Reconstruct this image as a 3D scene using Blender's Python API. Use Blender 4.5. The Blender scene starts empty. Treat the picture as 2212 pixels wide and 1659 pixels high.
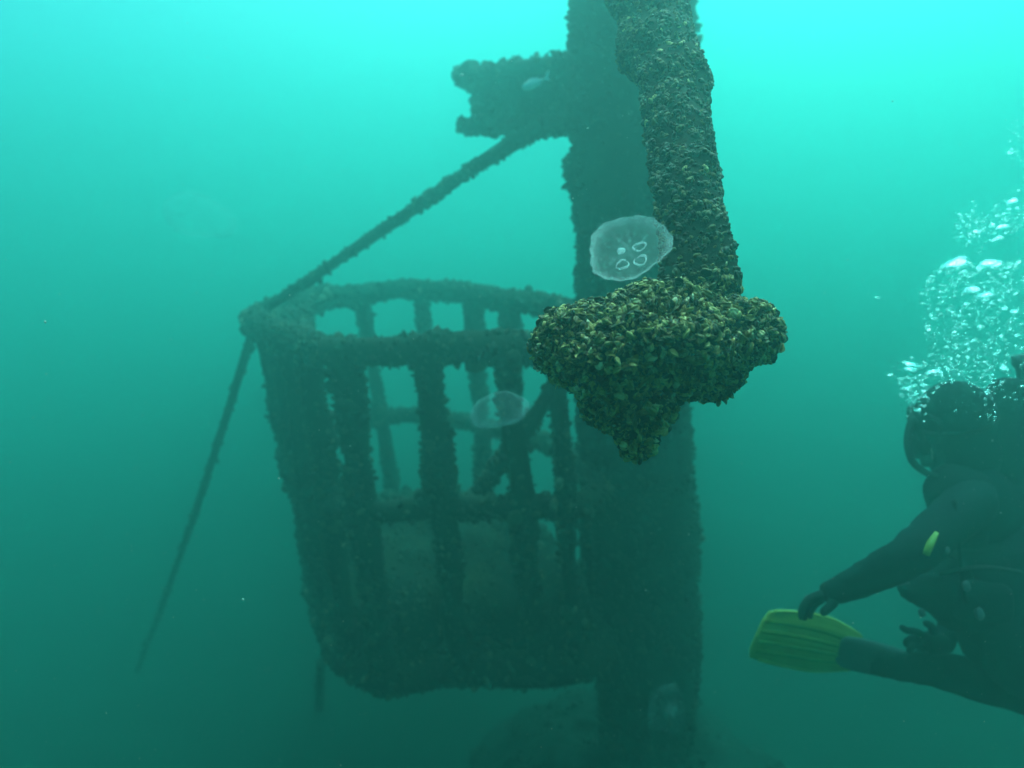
import bpy, bmesh, math, random
import numpy as np
from mathutils import Vector, Matrix, noise

S = bpy.context.scene
COL = S.collection
R = math.radians

# ------------------------------------------------------------------ camera, sky, sun, exposure
F = 1580.0
cam = bpy.data.objects.new('camera', bpy.data.cameras.new('camera'))
COL.objects.link(cam)
S.camera = cam
cam.data.sensor_width = 36
cam.data.lens = 36 * F / 2212
cam.data.clip_start = 0.02
cam.data.clip_end = 500
cam.matrix_world = Matrix.Rotation(R(90 - 15), 4, 'X') @ Matrix.Rotation(R(-4), 4, 'Z')
cam.data.dof.use_dof = True
cam.data.dof.focus_distance = 1.1
cam.data.dof.aperture_fstop = 2.9
CAMM = cam.matrix_world.copy()

SUN_EL, SUN_AZ = R(60), R(24)          # azimuth from +Y towards +X
world = bpy.data.worlds.new('World')
S.world = world
world.use_nodes = True
wn = world.node_tree.nodes
sky = wn.new('ShaderNodeTexSky')
sky.sky_type = 'NISHITA'
sky.sun_disc = False
sky.sun_elevation = SUN_EL
sky.sun_rotation = SUN_AZ
world.node_tree.links.new(sky.outputs[0], wn['Background'].inputs[0])
wn['Background'].inputs[1].default_value = 0.06
sl = bpy.data.lights.new('sun', 'SUN')
sl.energy = 3.3
sl.angle = R(60)
sl.color = (1, .95, .88)
sun = bpy.data.objects.new('sun', sl)
COL.objects.link(sun)
sun.rotation_euler = Vector((-math.sin(SUN_AZ) * math.cos(SUN_EL), -math.cos(SUN_AZ) * math.cos(SUN_EL), -math.sin(SUN_EL))).to_track_quat('-Z', 'Y').to_euler()

S.view_settings.view_transform = 'Standard'
S.view_settings.look = 'None'
S.view_settings.exposure = 1.93
S.view_settings.gamma = 1
S.view_settings.use_curve_mapping = False
S.cycles.volume_bounces = 6
S.cycles.max_bounces = 12
S.cycles.transparent_max_bounces = 24
S.cycles.use_denoising = True

FLOOR = -3.1
# ------------------------------------------------------------------ helpers
def P(u, v, d):
    """point on the line of sight through a spot of the photo (2212 wide), d metres deep"""
    return CAMM @ Vector(((u - 1106) / F * d, -(v - 829.5) / F * d, -d))

def Pz(u, v, z):
    r = P(u, v, 1)
    return r * (z / r.z)

def link(o):
    COL.objects.link(o)
    return o

def tag(o, label=None, cat=None, group=None, kind=None):
    for k, v in (('label', label), ('category', cat), ('group', group), ('kind', kind)):
        if v:
            o[k] = v
    return o

def thing(name, label, cat, loc, group=None):
    o = link(bpy.data.objects.new(name, None))
    o.location = loc
    o.empty_display_size = .1
    bpy.context.view_layer.update()
    return tag(o, label, cat, group)

def origin_of(p):
    v = Vector((0, 0, 0))
    while p:
        v = v + Vector(p.location)
        p = p.parent
    return v

def mesh_np(name, V, T, smooth=True):
    """V (n,3), T (m,3) triangles -> mesh"""
    V = np.asarray(V, np.float32); T = np.asarray(T, np.int32)
    me = bpy.data.meshes.new(name)
    me.vertices.add(len(V)); me.vertices.foreach_set('co', V.ravel())
    me.loops.add(T.size); me.loops.foreach_set('vertex_index', T.ravel())
    me.polygons.add(len(T))
    me.polygons.foreach_set('loop_start', np.arange(0, T.size, 3, dtype=np.int32))
    me.polygons.foreach_set('loop_total', np.full(len(T), 3, np.int32))
    me.polygons.foreach_set('use_smooth', np.full(len(T), smooth, bool))
    me.update(calc_edges=True)
    return me

def obj(name, VT, mat, parent=None, smooth=True, attrs=None, kind=None):
    """VT are world coordinates; the object sits at its parent's origin"""
    V, T = VT
    org = np.array(origin_of(parent)) if parent else np.zeros(3)
    me = mesh_np(name, np.asarray(V) - org, T, smooth)
    for k, a in (attrs or {}).items():
        at = me.attributes.new(k, 'FLOAT', 'POINT')
        at.data.foreach_set('value', np.asarray(a, np.float32))
    me.materials.append(mat)
    o = link(bpy.data.objects.new(name, me))
    if parent:
        o.parent = parent
    if kind:
        o['kind'] = kind
    return o

def join(*parts):
    Vs, Ts, n = [], [], 0
    for V, T in parts:
        V = np.asarray(V, float); T = np.asarray(T, int)
        Vs.append(V); Ts.append(T + n); n += len(V)
    return np.concatenate(Vs), np.concatenate(Ts)

def smooth_path(pts, step, closed=False):
    """Catmull-Rom through pts, sampled about every step; rows may carry extra columns (radius)"""
    pts = np.asarray([list(p) for p in pts], float)
    n = len(pts)
    out = []
    for i in range(n if closed else n - 1):
        g = (lambda k: pts[k % n]) if closed else (lambda k: pts[min(max(k, 0), n - 1)])
        a, b, c, d = g(i - 1), g(i), g(i + 1), g(i + 2)
        m = max(1, int(np.linalg.norm((c - b)[:3]) / step))
        for t in np.arange(m) / m:
            out.append(.5 * (2 * b + (c - a) * t + (2 * a - 5 * b + 4 * c - d) * t * t + (3 * b - a - 3 * c + d) * t ** 3))
    if not closed:
        out.append(pts[-1])
    return np.array(out)

def fbm(p, f, seed):
    q = Vector((p[0] * f + seed * 7.3, p[1] * f - seed * 3.1, p[2] * f + seed * 1.7))
    return noise.noise(q) + .5 * noise.noise(q * 2.1) + .25 * noise.noise(q * 4.3)

def tube(path, seg=12, amp=0.0, freq=8.0, seed=0, closed=False, squash=None):
    """path rows (x,y,z,r) -> tube with lumpy skin"""
    path = np.asarray(path, float)
    n = len(path)
    C = path[:, :3]
    Tn = np.gradient(C, axis=0) if not closed else np.roll(C, -1, 0) - np.roll(C, 1, 0)
    Tn /= np.linalg.norm(Tn, axis=1)[:, None] + 1e-9
    ref = np.array([0, 0, 1.0]) if abs(Tn[0][2]) < .8 else np.array([1.0, 0, 0])
    V = []
    for i in range(n):
        s = np.cross(Tn[i], ref); s /= np.linalg.norm(s); u = np.cross(s, Tn[i])
        if not closed:
            ref = u
        for k in range(seg):
            a = 2 * math.pi * k / seg
            dr = s * math.cos(a) + u * math.sin(a) * (squash or 1)
            r = path[i, 3]
            if amp:
                r = r * (1 + amp * fbm(C[i] + dr * r, freq, seed))
            V.append(C[i] + dr * r)
    T = []
    for i in range(n if closed else n - 1):
        j = (i + 1) % n
        for k in range(seg):
            l = (k + 1) % seg
            a, b, c, d = i * seg + k, i * seg + l, j * seg + l, j * seg + k
            T += [(a, b, c), (a, c, d)]
    if not closed:
        V += [C[0], C[-1]]
        for k in range(seg):
            l = (k + 1) % seg
            T += [(len(V) - 2, l, k), (len(V) - 1, (n - 1) * seg + k, (n - 1) * seg + l)]
    return np.array(V), np.array(T)

def lathe(prof, seg=24, M=None):
    """prof: list of (r, z)"""
    V, T = [], []
    for r, z in prof:
        for k in range(seg):
            a = 2 * math.pi * k / seg
            V.append((r * math.cos(a), r * math.sin(a), z))
    for i in range(len(prof) - 1):
        for k in range(seg):
            l = (k + 1) % seg
            a, b, c, d = i * seg + k, i * seg + l, (i + 1) * seg + l, (i + 1) * seg + k
            T += [(a, b, c), (a, c, d)]
    V = np.array(V)
    return (xf(V, M), np.array(T)) if M is not None else (V, np.array(T))

def xf(V, M):
    A = np.array(M)
    return np.asarray(V) @ A[:3, :3].T + A[:3, 3]

def ball(c, r, seg=14, rings=9, M=None):
    """ellipsoid; r is a radius or three"""
    r = (r, r, r) if np.isscalar(r) else r
    V, T = lathe([(math.sin(math.pi * i / rings) + 1e-4, -math.cos(math.pi * i / rings)) for i in range(rings + 1)], seg)
    V = V * np.array(r)
    if M is not None:
        V = V @ np.array(M)[:3, :3].T
    return V + np.array(c), T

def axes(x, y, z, o):
    m = Matrix.Identity(4)
    for i, a in enumerate((x, y, z)):
        for k in range(3):
            m[k][i] = a[k]
    for k in range(3):
        m[k][3] = o[k]
    return m

def frame_z(o, z, hint=(0, 0, 1)):
    z = Vector(z).normalized(); h = Vector(hint)
    if abs(z.dot(h.normalized())) > .97:
        h = Vector((1, 0, 0))
    x = h.cross(z).normalized(); y = z.cross(x)
    return axes(x, y, z, o)

def bm_to_np(me):
    me.calc_loop_triangles()
    V = np.empty(len(me.vertices) * 3); me.vertices.foreach_get('co', V)
    T = np.empty(len(me.loop_triangles) * 3, np.int32); me.loop_triangles.foreach_get('vertices', T)
    return V.reshape(-1, 3), T.reshape(-1, 3)

def evaluated(o):
    dg = bpy.context.evaluated_depsgraph_get()
    me = bpy.data.meshes.new_from_object(o.evaluated_get(dg))
    VT = bm_to_np(me)
    bpy.data.objects.remove(o)
    return VT

def remesh(VT, voxel, smooth_it=2):
    me = mesh_np('tmp', *VT)
    o = link(bpy.data.objects.new('tmp', me))
    m = o.modifiers.new('r', 'REMESH'); m.mode = 'VOXEL'; m.voxel_size = voxel
    if smooth_it:
        s = o.modifiers.new('s', 'SMOOTH'); s.iterations = smooth_it; s.factor = .5
    return evaluated(o)

def skin(joints, edges, root, levels=2):
    names = list(joints)
    me = bpy.data.meshes.new('tmp')
    me.from_pydata([joints[n][0] for n in names], [(names.index(a), names.index(b)) for a, b in edges], [])
    o = link(bpy.data.objects.new('tmp', me))
    o.modifiers.new('k', 'SKIN')
    sd = o.modifiers.new('s', 'SUBSURF'); sd.levels = levels; sd.render_levels = levels
    for i, n in enumerate(names):
        r = joints[n][1]
        me.skin_vertices[0].data[i].radius = (r, r) if np.isscalar(r) else r
        me.skin_vertices[0].data[i].use_root = (n == root)
    return evaluated(o)

# ------------------------------------------------------------------ materials
def newmat(name, rough=.8):
    m = bpy.data.materials.new(name)
    m.use_nodes = True
    b = m.node_tree.nodes['Principled BSDF']
    b.inputs['Roughness'].default_value = rough
    b.inputs['Specular IOR Level'].default_value = .25
    return m, m.node_tree, b

def ramp(nt, stops):
    r = nt.nodes.new('ShaderNodeValToRGB')
    el = r.color_ramp.elements
    while len(el) < len(stops):
        el.new(.5)
    for e, (p, c) in zip(el, stops):
        e.position = p; e.color = (*c, 1)
    return r

def noisy(name, stops, scale, rough=.85, bump=.0, detail=6, spec=.2):
    m, nt, b = newmat(name, rough)
    b.inputs['Specular IOR Level'].default_value = spec
    g = nt.nodes.new('ShaderNodeNewGeometry')
    n = nt.nodes.new('ShaderNodeTexNoise')
    n.inputs['Scale'].default_value = scale; n.inputs['Detail'].default_value = detail; n.inputs['Roughness'].default_value = .65
    nt.links.new(g.outputs['Position'], n.inputs['Vector'])
    r = ramp(nt, stops)
    nt.links.new(n.outputs['Fac'], r.inputs[0]); nt.links.new(r.outputs[0], b.inputs['Base Color'])
    if bump:
        bp = nt.nodes.new('ShaderNodeBump'); bp.inputs['Distance'].default_value = bump
        nt.links.new(n.outputs['Fac'], bp.inputs['Height']); nt.links.new(bp.outputs[0], b.inputs['Normal'])
    return m

def shell_mat(name, source, stops, rough=.55):
    """shell colour from a random tint (attribute or object), growth bands across the valve, silt patches"""
    m, nt, b = newmat(name, rough)
    N = nt.nodes.new; L = nt.links.new
    if source == 'object':
        o = N('ShaderNodeObjectInfo'); tint = o.outputs['Random']
    else:
        a = N('ShaderNodeAttribute'); a.attribute_name = 'tint'; tint = a.outputs['Fac']
    r = ramp(nt, stops); L(tint, r.inputs[0])
    gr = N('ShaderNodeAttribute'); gr.attribute_name = 'grow'
    g = N('ShaderNodeNewGeometry')
    n = N('ShaderNodeTexNoise'); n.inputs['Scale'].default_value = 160; n.inputs['Detail'].default_value = 4
    L(g.outputs['Position'], n.inputs['Vector'])
    ma = N('ShaderNodeMath'); ma.operation = 'MULTIPLY_ADD'; L(gr.outputs['Fac'], ma.inputs[0]); ma.inputs[1].default_value = 22; L(n.outputs['Fac'], ma.inputs[2])
    si = N('ShaderNodeMath'); si.operation = 'SINE'; L(ma.outputs[0], si.inputs[0])
    mr = N('ShaderNodeMapRange'); L(si.outputs[0], mr.inputs['Value']); mr.inputs['From Min'].default_value = -1; mr.inputs['To Min'].default_value = .78; mr.inputs['To Max'].default_value = 1.05
    mu = N('ShaderNodeMix'); mu.data_type = 'RGBA'; mu.blend_type = 'MULTIPLY'; mu.inputs[0].default_value = 1
    L(r.outputs[0], mu.inputs[6]); L(mr.outputs[0], mu.inputs[7])
    n2 = N('ShaderNodeTexNoise'); n2.inputs['Scale'].default_value = 38; n2.inputs['Detail'].default_value = 5
    L(g.outputs['Position'], n2.inputs['Vector'])
    r2 = ramp(nt, [(.42, (0, 0, 0)), (.62, (1, 1, 1))]); L(n2.outputs['Fac'], r2.inputs[0])
    mx = N('ShaderNodeMix'); mx.data_type = 'RGBA'; L(r2.outputs[0], mx.inputs[0])
    L(mu.outputs[2], mx.inputs[6]); mx.inputs[7].default_value = (.045, .05, .022, 1)
    mxx = N('ShaderNodeMix'); mxx.data_type = 'RGBA'; mxx.inputs[0].default_value = .55
    L(mu.outputs[2], mxx.inputs[6]); L(mx.outputs[2], mxx.inputs[7])
    L(mxx.outputs[2], b.inputs['Base Color'])
    bp = N('ShaderNodeBump'); bp.inputs['Distance'].default_value = .0012; bp.inputs['Strength'].default_value = .6
    L(si.outputs[0], bp.inputs['Height']); L(bp.outputs[0], b.inputs['Normal'])
    return m

TAN = [(0, (.012, .013, .008)), (.22, (.06, .048, .017)), (.45, (.20, .145, .04)), (.70, (.42, .31, .085)), (.96, (.58, .47, .18)), (1, (.76, .68, .42))]
DRAB = [(0, (.010, .012, .008)), (.45, (.022, .022, .013)), (.8, (.055, .045, .022)), (.97, (.12, .10, .05)), (1, (.3, .27, .18))]
DARK = [(0, (.012, .014, .010)), (.5, (.026, .026, .016)), (.9, (.05, .045, .025)), (1, (.12, .10, .06))]
M_mussel = shell_mat('mussel shell', 'object', TAN)
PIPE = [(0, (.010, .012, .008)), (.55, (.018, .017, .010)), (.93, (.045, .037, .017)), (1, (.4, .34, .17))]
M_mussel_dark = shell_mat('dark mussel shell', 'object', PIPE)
M_bed = shell_mat('mussel bed', 'attr', TAN)
M_drab = shell_mat('drab mussel crust', 'attr', DRAB, .7)
M_crust = shell_mat('dark mussel crust', 'attr', DARK, .8)
M_debris = shell_mat('black shell debris', 'attr', [(0, (.006, .008, .006)), (.9, (.018, .018, .011)), (1, (.06, .05, .03))], .9)
M_core = noisy('fouled core', [(.3, (.010, .012, .008)), (.7, (.04, .035, .018))], 60, .9, .004)
M_steel = noisy('fouled steel', [(.25, (.012, .016, .013)), (.55, (.03, .032, .022)), (.8, (.07, .055, .03))], 9, .9, .01)
M_heap = noisy('silted mussel heap', [(.3, (.005, .006, .004)), (.5, (.016, .014, .006)), (.72, (.045, .036, .013))], 5, .9, .01)
M_rope = noisy('weedy rope', [(.3, (.016, .02, .014)), (.7, (.045, .045, .028))], 40, .9, .004)
M_seabed = noisy('silty seabed', [(.3, (.006, .022, .015)), (.7, (.010, .027, .019))], 1.2, .95, .02)

M_mud = noisy('black mud', [(.3, (.006, .009, .006)), (.7, (.016, .017, .010))], 14, .95, .01)
# ------------------------------------------------------------------ sea water (haze) and seabed
def box(a, b):
    V = [(x, y, z) for z in (a[2], b[2]) for y in (a[1], b[1]) for x in (a[0], b[0])]
    Q = [(0, 2, 3, 1), (4, 5, 7, 6), (0, 1, 5, 4), (2, 6, 7, 3), (0, 4, 6, 2), (1, 3, 7, 5)]
    return np.array(V, float), np.array([t for q in Q for t in ((q[0], q[1], q[2]), (q[0], q[2], q[3]))])

HZ = bpy.data.materials.new('green sea water')
HZ.use_nodes = True
nt = HZ.node_tree
nt.nodes.clear()
out = nt.nodes.new('ShaderNodeOutputMaterial')
pv = nt.nodes.new('ShaderNodeVolumePrincipled')
pv.inputs['Color'].default_value = (.17, .348, .318, 1)
pv.inputs['Density'].default_value = .36
pv.inputs['Absorption Color'].default_value = (0, .587, .535, 1)
pv.inputs['Anisotropy'].default_value = .8
nt.links.new(pv.outputs[0], out.inputs['Volume'])
TOP = 3.2
haze = obj('haze', box((-40, -40, FLOOR - 1.4), (40, 40, TOP)), HZ, smooth=False)
haze['kind'] = 'stuff'

def seabed():
    xs = np.unique(np.concatenate([np.linspace(-39, -6, 34), np.linspace(-6, 6, 121), np.linspace(6, 39, 34)]))
    ys = np.unique(np.concatenate([np.linspace(-39, -1, 39), np.linspace(-1, 9, 101), np.linspace(9, 39, 31)]))
    V = []
    for y in ys:
        for x in xs:
            z = FLOOR + .10 * fbm((x, y, 0), .5, 3) + .02 * fbm((x, y, 0), 3, 5)
            V.append((x, y, z))
    nx = len(xs)
    T = []
    for j in range(len(ys) - 1):
        for i in range(nx - 1):
            a = j * nx + i
            T += [(a, a + 1, a + nx + 1), (a, a + nx + 1, a + nx)]
    o = obj('seabed', (V, T), M_seabed)
    o['kind'] = 'structure'
seabed()

# ------------------------------------------------------------------ mussels and crusts
def mussel_base(rings=6, seg=7, w=.46, th=.34, pw=.75, bend=.1):
    """closed mussel, umbo at the origin, free end at z = 1"""
    V, T = [], []
    G = []
    for i in range(1, rings):
        t = i / rings
        ww = w * t ** pw * (1 - t ** 3.2) ** .5 * 1.25
        hh = th * math.sin(math.pi * t ** .75) * .62
        for k in range(seg):
            a = 2 * math.pi * k / seg
            V.append((ww * math.cos(a) + bend * math.sin(math.pi * t), hh * math.sin(a), t)); G.append(t)
    V += [(0, 0, 0), (0, 0, 1)]; G += [0, 1]
    for i in range(rings - 2):
        for k in range(seg):
            l = (k + 1) % seg
            a, b, c, d = i * seg + k, i * seg + l, (i + 1) * seg + l, (i + 1) * seg + k
            T += [(a, b, c), (a, c, d)]
    for k in range(seg):
        l = (k + 1) % seg
        T += [(len(V) - 2, l, k), (len(V) - 1, (rings - 2) * seg + k, (rings - 2) * seg + l)]
    return np.array(V), np.array(T), np.array(G)

def valve_base(side, gape, rings=5, seg=6, w=.5, th=.2):
    """one open valve: cupped outside and inside, swung about the hinge"""
    V, G, T = [], [], []
    for lay in (0, 1):
        for i in range(rings + 1):
            t = i / rings
            ww = max(.02, w * max(t, .02) ** .7 * (1 - t ** 3.4 * .98) ** .5 * 1.2)
            for k in range(seg + 1):
                s = -1 + 2 * k / seg
                h = th * (1 - s * s) * math.sin(math.pi * min(1, t + .06)) ** .7
                V.append((ww * s, side * (h - (.035 if lay else 0) * (1 - abs(s) * .6)), t)); G.append(t if not lay else t * .2)
    n = (rings + 1) * (seg + 1)
    for lay in (0, 1):
        for i in range(rings):
            for k in range(seg):
                a = lay * n + i * (seg + 1) + k
                q = (a, a + 1, a + seg + 2, a + seg + 1)
                f = [(q[0], q[1], q[2]), (q[0], q[2], q[3])]
                T += f if (lay == 0) == (side < 0) else [(x, z, y) for x, y, z in f]
    for k in range(seg):
        a = rings * (seg + 1) + k
        T += [(a, a + 1, n + a + 1), (a, n + a + 1, n + a)]
    for i in range(rings):
        for e in (0, seg):
            a = i * (seg + 1) + e; b = a + seg + 1
            T += [(a, b, n + b), (a, n + b, n + a)]
    V = np.array(V)
    c, s = math.cos(gape * side), math.sin(gape * side)
    V = np.stack([V[:, 0], V[:, 1] * c + V[:, 2] * s, -V[:, 1] * s + V[:, 2] * c], 1)
    return V, np.array(T), np.array(G)

def gaping_base():
    a, b = valve_base(1, .22), valve_base(-1, .22)
    return np.concatenate([a[0], b[0]]), np.concatenate([a[1], b[1] + len(a[0])]), np.concatenate([a[2], b[2]])

BASES = [mussel_base(), mussel_base(6, 8, .56, .40, .55, .02), mussel_base(6, 7, .40, .40, .8, .16), gaping_base(), valve_base(1, .0)]
CHEAP = [mussel_base(4, 5), mussel_base(4, 5, .56, .42, .5, .0), mussel_base(4, 5, .42, .42, .8, .15)]

def sample(VT, n, rng, zmin=None, zmax=None, patch=None):
    V, T = VT
    V = np.asarray(V); T = np.asarray(T)
    e1, e2 = V[T[:, 1]] - V[T[:, 0]], V[T[:, 2]] - V[T[:, 0]]
    nr = np.cross(e1, e2); ar = np.linalg.norm(nr, axis=1)
    if zmin is not None:
        cz = V[T].mean(1)[:, 2]
        ar = ar * ((cz > zmin) & (cz < zmax))
    if patch is not None:
        ar = ar * patch
    i = rng.choice(len(T), n, p=ar / ar.sum())
    a, b = rng.random(n), rng.random(n)
    f = a + b > 1; a[f] = 1 - a[f]; b[f] = 1 - b[f]
    p = V[T[i, 0]] + e1[i] * a[:, None] + e2[i] * b[:, None]
    return p, nr[i] / (np.linalg.norm(nr[i], axis=1)[:, None] + 1e-12)

def placements(VT, n, size, rng, lean=.8, bury=.25, zr=None, patch=None):
    """matrices (n,3,3), origins (n,3), sizes (n,) for shells standing off a surface"""
    p, nr = sample(VT, n, rng, *(zr or (None, None)), patch)
    sz = np.exp(rng.normal(math.log(size), .33, n))
    t = rng.normal(size=(n, 3)); t -= (t * nr).sum(1)[:, None] * nr
    t /= np.linalg.norm(t, axis=1)[:, None]
    k = rng.uniform(-.2, 1, n) * lean
    z = nr * np.cos(k)[:, None] + t * np.sin(k * 1.3)[:, None]
    z /= np.linalg.norm(z, axis=1)[:, None]
    h = rng.normal(size=(n, 3)); x = np.cross(h, z); x /= np.linalg.norm(x, axis=1)[:, None]
    y = np.cross(z, x)
    A = np.stack([x, y, z], 2)
    o = p - nr * (sz * bury)[:, None] - z * (sz * .15)[:, None]
    return A, o, sz

def shells(A, o, sz, bases, pick, tint):
    Vs, Ts, Ti, Gr, n = [], [], [], [], 0
    for b, (bv, bt, bg) in enumerate(bases):
        i = np.nonzero(pick == b)[0]
        if not len(i):
            continue
        V = np.einsum('nij,vj->nvi', A[i], bv) * sz[i][:, None, None] + o[i][:, None, :]
        k = len(bv)
        Vs.append(V.reshape(-1, 3))
        Ts.append((bt[None] + (np.arange(len(i)) * k)[:, None, None] + n).reshape(-1, 3))
        Ti.append(np.repeat(tint[i], k)); Gr.append(np.tile(bg, len(i)))
        n += len(i) * k
    return np.concatenate(Vs), np.concatenate(Ts), np.concatenate(Ti), np.concatenate(Gr)

def crust(VT, per_m2, size, mat, parent, seed, name='mussel_crust', lean=.9, bury=.25, zr=None, bases=None, weights=None):
    rng = np.random.default_rng(seed)
    V, T = np.asarray(VT[0]), np.asarray(VT[1])
    ar = np.linalg.norm(np.cross(V[T[:, 1]] - V[T[:, 0]], V[T[:, 2]] - V[T[:, 0]]), axis=1) / 2
    if zr:
        cz = V[T].mean(1)[:, 2]; ar = ar * ((cz > zr[0]) & (cz < zr[1]))
    patch = np.clip(.85 + 1.1 * np.array([fbm(c, 4.5, 6) for c in V[T].mean(1)]), .40, 1.7)
    n = max(6, int(ar.sum() * per_m2))
    A, o, sz = placements(VT, n, size, rng, lean, bury, zr, patch)
    sz = sz * np.clip(1.0 + .7 * np.array([fbm(c, 4.5, 6) for c in o]), .6, 1.7)
    bases = bases or CHEAP
    pick = rng.choice(len(bases), n, p=weights)
    v, t, ti, gr = shells(A, o, sz, bases, pick, rng.random(n))
    return obj(name, (v, t), mat, parent, attrs={'tint': ti, 'grow': gr}, kind='stuff')

# ------------------------------------------------------------------ the steel column with its bracket
cb = P(1380, 900, 3.25)
CX, CY, CR = cb.x, cb.y, .237
column = thing('steel_column', 'thick upright steel pile furred with dark growth behind the mussel clump', 'column', (CX, CY, FLOOR))
path = [(CX + .012 * math.sin(z * 2.3), CY, z, CR * (1 + .03 * math.sin(z * 3.1 + 1) + .02 * math.sin(z * 7.7))) for z in np.arange(FLOOR - .2, 2.95, .06)]
shaft = tube(path, 40, .05, 7, 1)
so = obj('shaft', shaft, M_steel, column)
crust(shaft, 1700, .024, M_crust, so, 11, lean=.6, bury=.45, zr=(-3.2, 1.4))
# swelling of growth where the bracket braces the pile
kn = ball(P(1262, 365, 3.0), (.075, .075, .11), 14, 10)
ko = obj('growth_lump', kn, M_core, column); crust(kn, 2600, .032, M_crust, ko, 12, bury=.3)

def slab(p, q, up, h, d, rows=18, amp=.12, seed=0):
    """crusted bar of oval section between two points, h high, d deep"""
    p, q = np.array(p), np.array(q)
    pts = [(*(p + (q - p) * t), h / 2) for t in np.linspace(0, 1, rows)]
    V, T = tube(pts, 14, amp, 11, seed)
    ax = (q - p) / np.linalg.norm(q - p)
    up = np.array(up, float); up -= ax * up.dot(ax); up /= np.linalg.norm(up)
    sd = np.cross(ax, up)
    c = p + ((V - p) @ ax)[:, None] * ax
    r = V - c
    return c + np.outer(r @ up, up) + np.outer(r @ sd, sd) * (d / h), T

UP = (0, 0, 1)
br = link(bpy.data.objects.new('bracket', None)); br.parent = column
for nm, VT, sd in (
        ('flange', slab(P(992, 166, 3.22), P(1330, 128, 2.95), UP, .072, .13, 24, .22, 21), 1),
        ('flange', slab(P(1000, 272, 3.22), P(1320, 268, 2.98), UP, .068, .13, 24, .24, 22), 2),
        ('web', slab(P(1026, 220, 3.20), P(1320, 196, 2.97), UP, .20, .07, 24, .10, 23), 3)):
    o = obj(nm, VT, M_steel, br)
    crust(VT, 1900, .03, M_crust, br, 30 + sd, bury=.35, lean=.8)

mound_pts = []
def mound(cx, cy, r, h, z0, seed, amp=.3, n=30, m=72, sq=1.0):
    V, T = [], []
    for i in range(n + 1):
        q = i / n
        for k in range(m):
            a = 2 * math.pi * k / m
            rr = r * q * (1 + .25 * noise.noise(Vector((math.cos(a) * 1.3, math.sin(a) * 1.3, seed))))
            x, y = cx + rr * math.cos(a), cy + rr * math.sin(a) * sq
            z = z0 + h * (1 - q ** 1.3) * (1 + amp * fbm((x, y, 0), 2.2, seed)) + .06 * h * fbm((x, y, 1), 9, seed)
            V.append((x, y, z))
    for i in range(n):
        for k in range(m):
            l = (k + 1) % m
            a, b, c, d = i * m + k, i * m + l, (i + 1) * m + l, (i + 1) * m + k
            T += [(a, c, b), (a, d, c)]
    return np.array(V), np.array(T)

dm = mound(CX - .14, CY + .1, .95, .58, FLOOR - .12, 4)
debris = thing('debris_mound', 'dark rough mound of fallen shells and silt heaped round the foot of the steel pile', 'mound', (CX, CY, FLOOR))
do = obj('silt', dm, M_mud, debris)
crust(dm, 900, .03, M_debris, debris, 41, name='fallen_shells', bury=.5, lean=1.4)

# ------------------------------------------------------------------ the crusted cage
ZT, ZM, ZB = -.567, -1.23, -2.06
TOPL = [(-.75, 2.85), (-.25, 2.72), (.24, 2.60), (.33, 3.05), (.12, 3.66), (-.50, 4.47), (-1.10, 4.42), (-1.29, 3.78)]
BOTL = [(-.77, 2.83), (-.27, 2.76), (.24, 2.74), (.30, 3.06), (.08, 3.55), (-.48, 4.08), (-.98, 4.10), (-1.17, 3.74)]
def lerp_loop(t):
    return [tuple(np.array(a) * (1 - t) + np.array(b) * t) for a, b in zip(TOPL, BOTL)]
MIDL = lerp_loop((ZT - ZM) / (ZT - ZB))

def hoop(loop, z, r, seed, amp=.16, wob=.015, dip=0, fat=None):
    pts = smooth_path([(x, y, z, r) for x, y in loop], .05, True)
    for i, p in enumerate(pts):
        p[2] += wob * noise.noise(Vector((i * .21, seed, 0)))
        p[2] -= dip * (p[1] - 2.75) / 1.6
        p[3] = r * (1 + .18 * noise.noise(Vector((i * .17, 0, seed)))) * (fat(p[0], p[1]) if fat else 1)
    return tube(pts, 12, amp, 10, seed, True)

cage = thing('crusted_cage', 'large barred metal basket overgrown with drab mussels, hanging beside the steel pile', 'cage', (-.45, 3.55, ZB))
def cpart(name, VT, seed, dens=1500, size=.03, mat=None):
    o = obj(name, VT, M_core, cage)
    crust(VT, dens, size, mat or M_drab, o, seed, bury=.3, lean=.9)
    return o
cpart('top_rim', hoop(TOPL, ZT, .058, 51, fat=lambda x, y: 1 + .12 * min(1, max(0, (-.7 - x) / .3)) - .02 * min(1, max(0, y - 3.2))), 151)
cpart('middle_hoop', hoop(MIDL, ZM, .046, 52, dip=.10), 152)
cpart('bottom_rim', hoop(BOTL, ZB + .05, .07, 53), 153)

def loop_pt(loop, t):
    """t in 0..8 along the control polygon"""
    pts = smooth_path([(x, y, 0) for x, y in loop], .01, True)
    i = int(t) % 8
    a, b = np.array(loop[i]), np.array(loop[(i + 1) % 8])
    q = a + (b - a) * (t - int(t))
    k = ((pts[:, :2] - q) ** 2).sum(1).argmin()
    return pts[k, :2]

def bar(tt, tb, r, seed, amp=.3):
    a, b = loop_pt(TOPL, tt), loop_pt(BOTL, tb)
    n = 26
    pts = []
    for i in range(n + 1):
        q = i / n
        x, y = a + (b - a) * q
        pts.append((x + .012 * noise.noise(Vector((q * 4, seed, 1))), y + .012 * noise.noise(Vector((q * 4, seed, 2))), ZT + (ZB - ZT) * q,
                    r * (1 + .4 * noise.noise(Vector((q * 5, seed, 3))))))
    cpart('bar', tube(pts, 10, amp, 12, seed), 200 + seed)

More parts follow.
